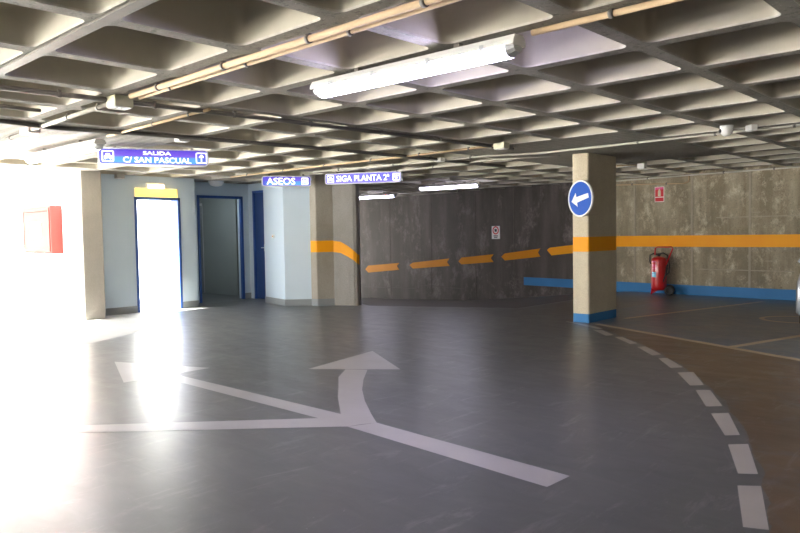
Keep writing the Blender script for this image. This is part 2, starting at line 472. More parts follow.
# ------------------------------------------------------------------ walls
def seg_wall(name, pts, z0, z1, mats, bands=(), thick=.25, side=1, parent=None, zfun=None):
    """solid wall along pts; the face on the left (side=1) shows painted bands (za, zb, material index, x0, x1)"""
    mb = MB()
    lv = sorted(set([z0, z1] + [b[0] for b in bands] + [b[1] for b in bands]))
    nrm = []
    P = [Vector((p[0], p[1], 0)) for p in pts]
    off = []
    for i in range(len(P)):
        d = Vector((0, 0, 0))
        if i: d += (P[i] - P[i - 1]).normalized()
        if i < len(P) - 1: d += (P[i + 1] - P[i]).normalized()
        d.normalize(); off.append(Vector((-d.y, d.x, 0)) * side)
    for i in range(len(P) - 1):
        a, b = P[i], P[i + 1]
        xm = (a.x + b.x) / 2
        for za, zb in zip(lv, lv[1:]):
            mi = 0; zm = (za + zb) / 2
            for bd in bands:
                if bd[0] <= zm <= bd[1] and (len(bd) < 4 or bd[3] <= xm <= bd[4]): mi = bd[2]
            mb.add([(a.x, a.y, za), (b.x, b.y, za), (b.x, b.y, zb), (a.x, a.y, zb)], [(0, 1, 2, 3)], mi)
        A, B = a - off[i] * thick, b - off[i + 1] * thick
        mb.add([(A.x, A.y, z0), (B.x, B.y, z0), (B.x, B.y, z1), (A.x, A.y, z1)], [(3, 2, 1, 0)], 0)
        mb.add([(a.x, a.y, z1), (b.x, b.y, z1), (B.x, B.y, z1), (A.x, A.y, z1)], [(0, 1, 2, 3)], 0)
        mb.add([(a.x, a.y, z0), (b.x, b.y, z0), (B.x, B.y, z0), (A.x, A.y, z0)], [(3, 2, 1, 0)], 0)
    for i in (0, len(P) - 1):
        a, A = P[i], P[i] - off[i] * thick
        mb.add([(a.x, a.y, z0), (A.x, A.y, z0), (A.x, A.y, z1), (a.x, a.y, z1)], [(0, 1, 2, 3)], 0)
    o = mb.build(name, mats, parent)
    return o
M3 = [M_WALL, M_ORANGE, M_BLUEP]
RW = [(7.0, 13.3), (3, 13.6), (-3.3, 13.95), (-5.2, 14.12), (-7.0, 14.4)]
w = seg_wall('wall_right', RW, -.1, CEIL + .25, M3, [(.955, 1.185, 1), (-.1, .195, 2)], side=1); struct(w)
# vertical joints and pour lines on the right wall are shallow ribs of the same casting
def wall_line(pts, s_x, z):
    for (x0, y0), (x1, y1) in zip(pts, pts[1:]):
        lo, hi = min(x0, x1), max(x0, x1)
        if lo <= s_x <= hi: return (s_x, y0 + (y1 - y0) * (s_x - x0) / (x1 - x0), z)
M_JOINT = plain('joint_mortar', (.33, .29, .22), .8, var=.25, scale=12)
M_JOINTD = plain('dark_joint_mortar', (.10, .085, .072), .8, var=.3, scale=12)
mb = MB()
for x in (-6.55, -5.28, -4.28 + .1, -1.9, .4):
    p = wall_line(RW, x, 0)
    for za, zb in ((.195, .955), (1.185, CEIL)):
        mb.box(p[0] - .02, p[0] + .02, p[1] - .012, p[1] + .03, za, zb)
mb.build('panel_joint', M_JOINT, w)
mb = MB()
for xa, xb, z in ((-5.28, -3.3, 1.52), (-5.2, -3.4, .52), (-4.2, -2.0, 1.60), (-3.9, -2.0, .70)):
    a_ = wall_line(RW, xa, z); b_ = wall_line(RW, xb, z); ang_ = math.atan2(b_[1] - a_[1], xb - xa)
    mb.box(0, math.hypot(xb - xa, b_[1] - a_[1]), -.004, .01, -.008, .008, 0, Matrix.Translation(a_) @ Matrix.Rotation(ang_, 4, 'Z'))
mb.build('pour_line', M_JOINT, w)
RAMPW = [(-7.0, 14.4), (-8.1, 14.556), (-9.0, 14.68), (-9.6, 14.746), (-12.1, 15.02), (-16.1, 15.5), (-20, 16)]
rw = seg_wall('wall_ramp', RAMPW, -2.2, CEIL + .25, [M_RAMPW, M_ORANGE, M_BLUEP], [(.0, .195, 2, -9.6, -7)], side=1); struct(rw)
mb = MB()
for x in (-7.7, -9.9, -11.2, -12.9, -14.7):
    p = wall_line(RAMPW, x, 0)
    mb.box(p[0] - .014, p[0] + .014, p[1] - .004, p[1] + .03, -1.5, CEIL)
mb.build('panel_joint', M_JOINTD, rw)
mb = MB()   # lower pour step of the ramp wall
L0 = [wall_line(RAMPW, x, 0) for x in (-16.0, -13.5, -11.6)]
for a, b, za, zb in ((L0[0], L0[1], -.35, -.28), (L0[1], L0[2], -.17, -.20)):
    mb.add([(a[0], a[1] - .015, za), (b[0], b[1] - .015, zb), (b[0], b[1] - .015, zb + .02), (a[0], a[1] - .015, za + .02),
            (a[0], a[1] + .02, za), (b[0], b[1] + .02, zb), (b[0], b[1] + .02, zb + .02), (a[0], a[1] + .02, za + .02)],
           [(0, 1, 2, 3), (7, 6, 5, 4), (3, 2, 6, 7), (0, 4, 5, 1), (0, 3, 7, 4), (1, 5, 6, 2)])
mb.build('pour_line', M_JOINTD, rw)
# transition of the orange band between right wall and first arrow: slanting painted strip
def wall_decal(name, pts, mat, label, cat, group=None, off=.006):
    """thin painted shape on the curved ramp wall, pts are (x,y,z) on the wall"""
    mb = MB()
    f = [(x - .0 , y - off, z) for x, y, z in pts]; b_ = [(x, y + .002, z) for x, y, z in pts]
    n = len(f)
    mb.add(f + b_, [tuple(range(n)), tuple(range(n, 2 * n))[::-1]] + [(i, n + i, n + (i + 1) % n, (i + 1) % n) for i in range(n)])
    o = mb.build(name, mat)
    return tag(o, label, cat, group)
CH = {
 'C1': [(-8.889, 14.664, 0.868), (-8.799, 14.652, 0.925), (-8.1, 14.556, 0.995), (-7.0, 14.40, 1.150), (-7.0, 14.40, .915), (-8.1, 14.556, 0.806), (-8.756, 14.646, 0.741)],
 'C2': [(-10.312, 14.824, 0.691), (-10.192, 14.811, 0.776), (-9.085, 14.689, 0.903), (-9.158, 14.697, 0.808), (-9.087, 14.69, 0.708), (-10.195, 14.811, 0.594)],
 'C3': [(-11.828, 14.99, 0.541), (-11.714, 14.978, 0.648), (-10.573, 14.852, 0.749), (-10.666, 14.863, 0.648), (-10.575, 14.853, 0.549), (-11.717, 14.978, 0.462)],
 'C4': [(-13.832, 15.228, 0.398), (-13.685, 15.21, 0.471), (-12.17, 15.028, 0.617), (-12.266, 15.04, 0.516), (-12.162, 15.027, 0.411), (-13.689, 15.211, 0.296)],
 'C5': [(-15.95, 15.482, .215), (-15.8, 15.464, 0.335), (-14.291, 15.283, 0.45), (-14.404, 15.296, 0.358), (-14.296, 15.284, 0.244), (-15.8, 15.464, 0.115)]}
def on_ramp(p): q = wall_line(RAMPW, max(-19.9, min(-7.0, p[0])), p[2]); return (p[0], q[1], p[2])
labs = {'C1': 'orange painted arrow on the ramp wall running out from behind the square column',
        'C2': 'orange painted arrow on the ramp wall, first complete one left of the square column',
        'C3': 'orange painted arrow on the ramp wall, in the middle of the five descending ones',
        'C4': 'orange painted arrow on the ramp wall, below the gap between two pale stains, second from pillar',
        'C5': 'lowest orange painted arrow on the ramp wall, cut off by the grey curved wall'}
labs['C4'] = 'orange painted arrow on the ramp wall, second lowest of the descending row'
for k, v in CH.items():
    wall_decal('painted_arrow', [on_ramp(p) for p in v], M_ORANGED if k != 'C1' else M_ORANGE, labs[k], 'painted arrow', 'orange arrows descending along the ramp wall')

# inner curved wall and pillar with the orange band
pts = [(-9.80, 8.70), (-9.67, 8.765), (-9.54, 8.825), (-9.45, 8.875), (-9.41, 8.92), (-9.42, 8.99), (-9.52, 9.12), (-11, 10.2), (-14, 11.4), (-20, 12.3)]
iw = seg_wall('wall_inner_curve', pts, -2.2, CEIL + .2, [M_COLD], side=-1, thick=.12)
struct(iw)
mb = MB()
zt = [1.201, 1.18, 1.10, 1.02, .96, .93]; zb = [.991, .97, .90, .835, .78, .75]
for i in range(5):
    a, b = Vector((*pts[i], 0)), Vector((*pts[i + 1], 0)); d = (b - a).normalized(); o_ = Vector((d.y, -d.x, 0)) * .004
    a2, b2 = a + o_, b + o_
    mb.add([(a2.x, a2.y, zb[i]), (b2.x, b2.y, zb[i + 1]), (b2.x, b2.y, zt[i + 1]), (a2.x, a2.y, zt[i])], [(0, 1, 2, 3)])
mb.build('painted_band', M_ORANGE, iw)
def banded_prism(name, pts, mats, bands, z1=CEIL + .02, bevel=0):
    mb = MB(); lv = sorted(set([0, z1] + [b[0] for b in bands] + [b[1] for b in bands]))
    n = len(pts)
    for za, zb_ in zip(lv, lv[1:]):
        mi = 0
        for bd in bands:
            if bd[0] <= (za + zb_) / 2 <= bd[1]: mi = bd[2]
        for i in range(n):
            j = (i + 1) % n
            mb.add([(*pts[i], za), (*pts[j], za), (*pts[j], zb_), (*pts[i], zb_)], [(0, 1, 2, 3)], mi)
    mb.add([(*p, 0) for p in pts], [tuple(range(n))[::-1]]); mb.add([(*p, z1) for p in pts], [tuple(range(n))])
    return struct(mb.build(name, mats, bevel=bevel))
def cham(x0, x1, y0, y1, c=.015):
    return [(x0 + c, y0), (x1 - c, y0), (x1, y0 + c), (x1, y1 - c), (x1 - c, y1), (x0 + c, y1), (x0, y1 - c), (x0, y0 + c)]
banded_prism('pillar', [(-10.12, 8.42), (-9.96, 8.42), (-9.945, 8.435), (-9.79, 8.72), (-10.2, 9.0)], [M_PIL, M_ORANGE, M_SKIRT], [(.995, 1.207, 1), (0, .13, 2)])
banded_prism('column', cham(-5.085, -4.83, 9.08, 9.94), [M_COL, M_ORANGE, M_BLUEP], [(1.01, 1.22, 1), (0, .125, 2)])
banded_prism('pillar', cham(-11.85, -11.40, 4.78, 5.12), [M_PIL2], [])

# pale blue wall of the exit, with the exit doorway
def wall_panels(name, boxes, mat, skirt=()):
    mb = MB()
    for b in boxes: mb.box(*b)
    o = mb.build(name, mat); struct(o)
    if skirt:
        m2 = MB()
        for b in skirt: m2.box(*b)
        k = m2.build('baseboard', M_SKIRT, o)
    return o
DY0, DY1, DH = 5.86, 6.74, 2.03
we = wall_panels('wall_exit', [(-12.05, -11.8, 5.12, DY0, 0, CEIL), (-12.05, -11.8, DY1, 7.05, 0, CEIL), (-12.05, -11.8, DY0, DY1, DH, CEIL),
                          (-12.45, -12.05, 6.96, 7.05, 0, CEIL)],
            M_PALE, [(-11.8, -11.785, 5.12, DY0, 0, .12), (-11.8, -11.785, DY1, 7.065, 0, .12)])
d1 = empty('door_1', (-11.8, DY0, 0), kind='structure')
mb = MB()
for y0, y1, z0, z1 in ((0, .05, 0, DH), (DY1 - DY0 - .05, DY1 - DY0, 0, DH), (0, DY1 - DY0, DH - .05, DH)):
    mb.box(-.26, .012, y0, y1, z0, z1)
mb.build('door_frame', M_FRAME, d1)
# lobby doorway
wl = wall_panels('wall_lobby', [(-12.65, -12.45, 7.05, 7.48, 0, CEIL), (-12.65, -12.45, 8.55, 8.85, 0, CEIL), (-12.65, -12.45, 7.48, 8.55, 2.14, CEIL)],
            M_PALE, [(-12.45, -12.435, 8.55, 8.7, 0, .12)])
d2 = empty('door_2', (-12.45, 7.48, 0), kind='structure')
mb = MB()
for y0, y1, z0, z1 in ((0, .055, 0, 2.14), (1.015, 1.07, 0, 2.14), (0, 1.07, 2.085, 2.14)):
    mb.box(-.05, .012, y0, y1, z0, z1)
mb.build('door_frame', M_FRAME, d2)
wall_panels('wall_lobby_back', [(-14.9, -14.7, 6.9, 10.0, 0, CEIL), (-14.7, -12.65, 9.9, 10.0, 0, CEIL)], M_LOBBY)
wall_panels('wall_lobby_partition', [(-14.7, -13.3, 8.95, 9.05, 0, CEIL)], M_LOBBY)
wall_panels('wall_lobby_side', [(-14.9, -12.45, 6.96, 7.08, 0, CEIL + .3)], M_WHITEW)
mb = MB(); mb.box(-14.9, -12.66, 7.08, 10, CEIL, CEIL + .1); struct(mb.build('ceiling_lobby', M_COLD))
e = empty('lobby_fill_lamp', (-13.3, 7.9, CEIL), 0, 'added round fill lamp, unseen inside the dark lobby behind the doorway', 'lamp')  # fill lamp added out of view to brighten the lobby interior
mb = MB(); mb.lathe([(0, 0), (.14, 0), (.14, -.03), (.10, -.06), (0, -.07)], 24); mb.build('globe', emis('lobby_fill_globe', (.85, .95, 1.0), 14.0), e)
d4 = empty('door_4', (-14.7, 8.50, 0), kind='structure')
mb = MB(); mb.box(0, .05, 0, .06, 0, 2.1); mb.box(0, .05, .44, .5, 0, 2.1); mb.box(0, .05, 0, .5, 2.04, 2.1); mb.build('door_frame', M_LGREY, d4)
mb = MB(); mb.box(0, .03, .06, .44, .01, 2.04); mb.build('door_leaf', M_SKIRT, d4)
# toilets wall with its recessed dark blue door
wall_panels('wall_toilets', [(-12.65, -12.30, 8.70, 8.85, 0, CEIL), (-11.84, -11.38, 8.70, 8.85, 0, CEIL), (-12.30, -11.84, 8.70, 8.85, 2.25, CEIL)], M_PALE)
mb = MB(); mb.prism([(-11.38, 8.30), (-10.50, 8.10), (-10.12, 8.50), (-10.12, 8.85), (-11.38, 8.85)], 0, CEIL)
wt = struct(mb.build('wall_toilets_corner', M_PALE))
mb = MB(); mb.prism([(-11.38, 8.285), (-10.495, 8.083), (-10.105, 8.49), (-10.115, 8.52), (-10.50, 8.13), (-11.38, 8.33)], 0, .12)
mb.build('baseboard', M_SKIRT, wt)
d3 = empty('door_3', (-12.30, 8.70, 0), kind='structure')
mb = MB()
mb.box(0, .045, -.012, .1, 0, 2.25); mb.box(.415, .46, -.012, .1, 0, 2.25); mb.box(0, .46, -.012, .1, 2.205, 2.25)
mb.build('door_frame', M_FRAME, d3)
mb = MB(); mb.box(.045, .415, .02, .06, .008, 2.205); mb.build('door_leaf', M_DOORB, d3)
mb = MB(); mb.box(.36, .40, -.0, .02, 1.0, 1.14); mb.tube([(.38, .01, 1.07), (.38, -.03, 1.07), (.30, -.03, 1.07)], .008); mb.build('door_handle', M_CHROME, d3)

# outdoor walls, stair, back and side walls
wall_panels('wall_left', [(-30, -11.85, 5.0, 5.12, 0, 2.7)], M_WHITEW)
wall_panels('wall_outdoor', [(-30.2, -30, -20, 5.12, 0, 1.2)], M_WHITEW)
wall_panels('wall_back', [(-11.9, 7.2, -8.45, -8.2, 0, .35), (-2.0, 7.2, -8.45, -8.2, .35, CEIL + .2)], M_WALL)
wall_panels('wall_side', [(7.0, 7.25, -8.45, 13.6, 0, CEIL + .2)], M_WALL)
mb = MB()
for i in range(5): mb.box(-13.6 - .3 * (i + 1), -13.6 - .3 * i, 5.15, 6.9, 0, .17 * (i + 1))
tag(mb.build('stair', M_WHITEW), 'pale stone steps rising outside the bright exit doorway', 'stairs')

# ------------------------------------------------------------------ floor markings
def flat(name, polys, mat, z=.0004):
    mb = MB()
    for k_, p in enumerate(polys):
        z = z + .0001 * (k_ > 0)
        n = len(p); a = sum(p[i][0] * p[(i + 1) % n][1] - p[(i + 1) % n][0] * p[i][1] for i in range(n))
        if a < 0: p = p[::-1]
        mb.add([(x, y, z) for x, y in p], [tuple(range(n))])
    return mb.build(name, mat, fix=False)
L_ = [(-3.528, 3.203), (-3.80, 3.41), (-4.196, 3.74), (-4.50, 4.02), (-4.80, 4.29), (-5.02, 4.58)]
R_ = [(-3.42, 3.40), (-3.62, 3.545), (-3.95, 3.80), (-4.25, 4.06), (-4.543, 4.36), (-4.84, 4.70)]
polys = [[(-1.872, 3.304), (-1.879, 3.084), (-3.50, 3.203), (-3.42, 3.40)][::-1]]
for i in range(5): polys.append([L_[i], R_[i], R_[i + 1], L_[i + 1]])
polys.append([(-5.581, 5.503), (-4.60, 4.91), (-5.325, 4.369)])
polys.append([(-3.50, 3.203), (-3.45, 3.40), (-3.70, 3.40), (-6.16, 3.40), (-6.16, 3.24), (-3.82, 3.22)])
polys.append([(-7.28, 3.34), (-6.15, 3.79), (-6.15, 2.90)])
polys.append([(-3.50, 3.205), (-3.70, 3.35), (-5.007, 1.99), (-4.86, 1.88)])
polys.append([(-5.70, 1.15), (-5.32, 2.15), (-4.50, 1.70)])
flat('floor_arrow', polys, M_MARK)
tag(bpy.data.objects['floor_arrow'], 'worn white three headed arrow painted on the glossy grey floor', 'floor marking')
D = [[(-4.464, 8.483), (-4.324, 8.502), (-4.025, 8.203), (-4.075, 8.09)], [(-3.948, 8.058), (-3.874, 8.113), (-3.511, 7.746), (-3.559, 7.655)],
 [(-3.409, 7.509), (-3.345, 7.592), (-3.006, 7.201), (-3.059, 7.092)], [(-2.934, 6.958), (-2.877, 7.038), (-2.566, 6.647), (-2.642, 6.544)],
 [(-2.508, 6.369), (-2.405, 6.479), (-2.135, 5.986), (-2.217, 5.896)], [(-2.12, 5.756), (-2.031, 5.828), (-1.776, 5.351), (-1.862, 5.262)],
 [(-1.764, 5.082), (-1.675, 5.172), (-1.44, 4.659), (-1.507, 4.589)], [(-1.429, 4.406), (-1.342, 4.492), (-1.135, 3.969), (-1.217, 3.91)],
 [(-1.161, 3.723), (-1.07, 3.791), (-0.885, 3.252), (-0.978, 3.213)]]
words = ['farthest, smallest dash of the curved white line, next to the square column', 'second dash of the curved white line, counted from the square column',
 'third dash of the curved white line, counted from the square column', 'fourth dash of the curved white line, counted from the square column',
 'middle dash of the curved white line, fifth from either end', 'fourth dash of the curved white line, counted from the photo bottom',
 'third dash of the curved white line, counted from the photo bottom', 'second dash of the curved white line, counted from the photo bottom',
 'nearest, largest dash of the curved white line, at the photo bottom']
for p, l in zip(D, words):
    tag(flat('floor_dash', [p], M_DASH), l, 'floor dash', 'white dashes curving across the floor')
def strip(a, b, w_):
    a, b = Vector(a), Vector(b); d = (b - a).normalized(); n = Vector((-d.y, d.x)) * w_ / 2
    return [tuple(a + n), tuple(b + n), tuple(b - n), tuple(a - n)]
tag(flat('bay_line', [strip((-4.70, 9.05), (-.2, 6.93), .10)], M_YLINE), 'long worn ochre line slanting from the square column to the right edge', 'floor line', 'worn parking bay lines')
tag(flat('bay_line', [strip((-4.66, 9.85), (-3.80, 13.5), .09)], M_YLINE), 'worn parking bay line from behind the square column towards the far wall', 'floor line', 'worn parking bay lines')
tag(flat('bay_line', [strip((-2.60, 8.12), (-1.2, 13.3), .09)], M_YLINE), 'worn parking bay line starting at the long ochre line near the car', 'floor line', 'worn parking bay lines')
tag(flat('floor_line', [[(-5.192, 9.085), (-5.16, 9.02), (-4.438, 8.587), (-4.40, 8.66), (-4.70, 8.86)]], M_DASH), 'short solid white line at the foot of the square column', 'floor line')
o8 = []
n = 36
mb = MB()
outr = [(-2.70 + .45 * math.cos(k * 2 * PI / n), 11.05 + .42 * math.sin(k * 2 * PI / n)) for k in range(n)]
inn = [(-2.70 + .38 * math.cos(k * 2 * PI / n), 11.05 + .35 * math.sin(k * 2 * PI / n)) for k in range(n)]
for i in range(n):
    j = (i + 1) % n; mb.add([(*outr[i], .003), (*outr[j], .003), (*inn[j], .003), (*inn[i], .003)], [(0, 1, 2, 3)])
tag(mb.build('floor_ring', M_YLINE), 'faint worn oval outline painted in the bay beside the car', 'floor marking')

# ------------------------------------------------------------------ ceiling conduits, boxes
def conduit(pts, r, mat, label, clamps=(), name='conduit', group='conduits fixed under the ceiling'):
    mb = MB()
    P = [Vector(p) for p in pts]; pp = []
    for i, p in enumerate(P):
        if 0 < i < len(P) - 1:
            a = (P[i - 1] - p); b = (P[i + 1] - p); k = min(.06, a.length / 3, b.length / 3)
            pp += [p + a.normalized() * k, p + (a.normalized() + b.normalized()) * k * .3, p + b.normalized() * k]
        else: pp.append(p)
    mb.tube(pp, r, 10)
    o = mb.build(name, mat); tag(o, label, 'conduit', group)
    tot = [(P[i], P[i + 1]) for i in range(len(P) - 1)]
    first = None
    for f in clamps:
        i = int(f); t_ = f - i; a, b = tot[i]; p = a.lerp(b, t_); d = (b - a).normalized()
        if first is None:
            m2 = MB(); m2.tube([(-.012, 0, 0), (.012, 0, 0)], r + .006, 10); m2.box(-.012, .012, -.012, .012, 0, r + .012)
            c = m2.build('clamp', M_GREYC); first = c
        else:
            c = first.copy(); COL.objects.link(c)
        c.parent = o; c.location = p; c.rotation_euler = (0, -math.asin(max(-1, min(1, d.z))), math.atan2(d.y, d.x))
    return o
Z = CEIL - .022
fr = lambda n, i=0: [i + (k + .5) / n for k in range(n)]
conduit([(2.5, 2.47, Z), (-5.15, 2.56, Z)], .019, M_TAN, 'upper of two parallel tan conduits crossing the upper left ceiling', fr(9))
conduit([(2.5, 2.53, Z - .004), (-5.15, 2.63, Z - .004)], .013, M_TAN, 'thinner tan conduit beside the thick one crossing the upper left ceiling', fr(8))
conduit([(-5.45, 2.58, Z), (-7.35, 2.62, Z)], .019, M_PALEC, 'pale conduit continuing left of the ceiling junction box', fr(3))
conduit([(-7.55, 2.66, Z), (-9.6, 2.72, Z)], .015, M_PALEC, 'pale conduit running to the left edge past the small white box', fr(2))
conduit([(-2.1, 3.33, Z), (3.4, 3.33, Z)], .017, M_TAN, 'tan conduit leading right from the large fluorescent lamp', fr(6))
conduit([(-5.25, 3.30, Z), (-7.3, 3.36, Z)], .014, M_TAN, 'short tan conduit running down to the blue exit street sign lamp', fr(3))
conduit([(-5.47, -3, Z), (-5.45, 1.78, Z), (-5.31, 3.97, Z), (-5.16, 7.7, Z)], .020, M_GREYC, 'long dark conduit crossing the ceiling behind the junction box', fr(4, 0) + fr(3, 1) + fr(4, 2))
conduit([(-6.1, -2, Z), (-6.2, 1.9, Z), (-6.22, 2.3, Z)], .017, M_GREYC, 'dark conduit at the left edge, second row below the first', fr(3))
conduit([(-6.95, .5, Z), (-7.0, 2.3, Z), (-7.1, 2.7, Z), (-6.95, 3.5, Z), (-6.83, 4.35, Z), (-6.71, 5.45, Z), (-6.62, 7.15, Z), (-6.6, 9.6, Z)], .022, M_GREYC, 'dark sagging cable duct across the ceiling above the exit sign', fr(2, 0) + fr(2, 5) + fr(2, 6))
conduit([(-10.9, 7.25, Z), (-8.8, 7.2, Z), (-6.8, 7.25, Z), (-5.1, 7.24, Z)], .014, M_TAN, 'tan conduit over the toilet sign ending at a small box', fr(2, 0) + fr(2, 1) + fr(2, 2))
conduit([(-9.2, 7.75, Z), (-7.0, 8.05, Z), (-5.85, 8.10, Z), (-5.25, 8.42, Z), (-4.31, 8.40, Z), (-3.27, 8.36, Z), (1.6, 8.28, Z)], .015, M_PALEC, 'pale conduit crossing the ceiling in front of the square column to the camera dome', fr(2, 0) + fr(2, 1) + fr(1, 4) + fr(6, 5))
conduit([(-8.6, 8.75, Z), (-7.0, 8.75, Z), (-6.16, 8.55, Z), (-5.2, 8.95, Z)], .013, M_PALEC, 'pale conduit ending at the left of the square column top', fr(2, 0) + fr(1, 1))
conduit([(-5.9, 10.85, Z), (-5.1, 11.22, Z)], .012, M_TAN, 'short tan conduit behind the square column with white end box', fr(1))
# along the far wall
conduit([(-7.9, 14.48, 2.37), (-6.9, 14.34, 2.37), (-5.55, 14.12, 2.37), (-5.1, 14.06, 2.37), (-3.3, 13.90, 2.37), (2.5, 13.57, 2.37)], .018, M_PALEC, 'pale conduit along the top of the far concrete wall', fr(1, 0) + fr(1, 1) + fr(2, 3) + fr(4, 4))
conduit([(-6.98, 14.35, 2.285), (-6.2, 14.23, 2.25), (-5.42, 14.11, 2.215), (-5.33, 14.10, 2.25), (-5.33, 14.10, 2.37)], .013, M_TAN, 'thin tan conduit on the wall above the extinguisher sign, bending up', fr(1, 0) + fr(1, 1))
mb = MB(); mb.box(-5.32, 4.0, gy(-2) - .035, gy(-2) + .035, CEIL - .012, CEIL)
o = mb.build('metal_strip', M_STEEL, bevel=.002); tag(o, 'long flat metal strip under the wide ceiling rib at upper left', 'ceiling strip')

def small_box(loc, sx, sy, sz, label, mat=M_WHITEP, rz=0, cat='junction box', grp='small boxes on the ceiling', name='junction_box'):
    e = empty(name, loc, rz, label, cat, grp)
    mb = MB(); mb.box(-sx / 2, sx / 2, -sy / 2, sy / 2, -sz, 0); mb.build('body', mat, e, bevel=.006)
    mb = MB(); mb.box(-sx / 2 + .008, sx / 2 - .008, -sy / 2 + .008, sy / 2 - .008, -sz - .006, -sz)
    mb.box(-.012, .012, -.01, .01, -sz - .010, -sz - .005); mb.build('cover', M_WHITEP, e, bevel=.002)
    return e
small_box((-5.33, 2.56, CEIL), .15, .15, .085, 'cream junction box where the tan conduits meet the dark conduit', M_CREAM)
small_box((-7.42, 2.64, CEIL), .22, .12, .05, 'flat white box on the left ceiling between two pale conduits')
small_box((-7.0, 4.05, CEIL), .10, .14, .05, 'small white box on the ceiling above the exit street sign')
small_box((-5.02, 7.24, CEIL), .16, .12, .07, 'small cream box at the end of the tan conduit, left of the column', M_CREAM)
small_box((-6.6, 7.95, CEIL), .14, .10, .05, 'tiny white box on the ceiling right of the floor two sign')
small_box((-5.03, 11.27, CEIL), .12, .10, .08, 'white box at the end of the short conduit behind the column')
small_box((-9.98, 8.30, CEIL), .09, .09, .09, 'small grey box at the top of the grey pillar beside the toilet sign', M_LGREY)
small_box((-11.70, 5.57, CEIL), .10, .14, .07, 'small pale box at the top of the wall between pillar and exit door', M_PALEC)
small_box((-2.40, 8.08, CEIL), .12, .07, .06, 'white box with two round marks right of the camera dome', rz=-.75)
# camera dome
e = empty('dome_camera', (-2.60, 7.92, CEIL), -.75, 'white dome security camera hanging under the ceiling above the parking bays', 'security camera')
mb = MB(); mb.lathe([(0, 0), (.066, 0), (.066, -.022), (.064, -.026), (0, -.026)], 28); mb.build('base', M_WHITEP, e)
mb = MB(); mb.lathe([(.064, -.026), (.064, -.050), (.058, -.078), (.044, -.100), (.024, -.113), (0, -.117)], 28); mb.build('dome', M_WHITEP, e)
mb = MB(); mb.lathe([(0, -.079), (.018, -.078), (.021, -.070), (.021, -.05)], 16, axis='y', org=(-.012, .006, -.055)); mb.build('lens', M_DARKP, e)

# ------------------------------------------------------------------ fluorescent lamps
def lamp(loc, length, rz, label, mat, name='fluorescent_lamp'):
    e = empty(name, loc, rz, label, 'lamp', 'fluorescent lamps under the ceiling')
    h = length / 2
    prof_t = [(-.045, 0), (-.062, -.03), (-.066, -.055), (.066, -.055), (.062, -.03), (.045, 0)]
    prof_d = [(-.060, -.055), (-.056, -.085), (-.036, -.107), (0, -.114), (.036, -.107), (.056, -.085), (.060, -.055)]
    def ext(prof, x0, x1, sc=1.0):
        mb = MB(); n = len(prof)
        vs = [(x0, y, z) for y, z in prof] + [(x1, y, z) for y, z in prof]
        mb.add(vs, [tuple(range(n))[::-1], tuple(range(n, 2 * n))] + [(i, (i + 1) % n, n + (i + 1) % n, n + i) for i in range(n)])
        return mb
    ext(prof_t, -h, h).build('housing', M_WHITEP, e, bevel=.004)
    ext(prof_d, -h + .06, h - .06).build('diffuser', mat, e)
    for s in (-1, 1):
        mb = MB()
        p2 = prof_d; n = len(p2)
        vs = [(s * (h - .06), y, z) for y, z in p2] + [(s * (h - .01), y * .7, -.055 + (z + .055) * .55) for y, z in p2]
        mb.add(vs, [tuple(range(n)), tuple(range(n, 2 * n))] + [(i, (i + 1) % n, n + (i + 1) % n, n + i) for i in range(n)])
        mb.build('end_cap', M_LGREY, e)
    k = 0
    for s in (-1, 1):
        for x in (-h * .75, -h * .28, h * .28, h * .75):
            mb = MB(); mb.box(x - .012, x + .012, s * .066 - .004, s * .066 + .004, -.072, -.030)
            mb.build('clip', M_LGREY, e)
    for x in (-h * .5, h * .5):
        mb = MB(); mb.box(x - .02, x + .02, -.02, .02, -.002, .03); mb.build('bracket', M_STEEL, e)
    return e
lamp((-2.98, 3.27, CEIL - .032), 1.66, 0.015, 'large lit fluorescent lamp overhead, nearest of the ceiling lamps', M_TUBE)
lamp((-8.45, 3.34, CEIL - .032), 1.95, 0.02, 'lit fluorescent lamp at the left end of the blue exit street sign', M_TUBEB)
lamp((-9.58, 11.84, CEIL - .032), 1.56, .12, 'long lit fluorescent lamp over the ramp entrance', M_TUBER)
lamp((-13.25, 13.15, CEIL - .032), 1.5, .22, 'farthest lit fluorescent lamp, just right of the curved grey wall', M_TUBER)

lamp((.9, 8.6, CEIL - .032), 1.6, .0, 'added fluorescent fill lamp over the parking bays, unseen beyond the right edge', emis('warm_fill_diffuser', (1.0, .92, .80), 26))  # added out of frame to lift the column's shaded right face
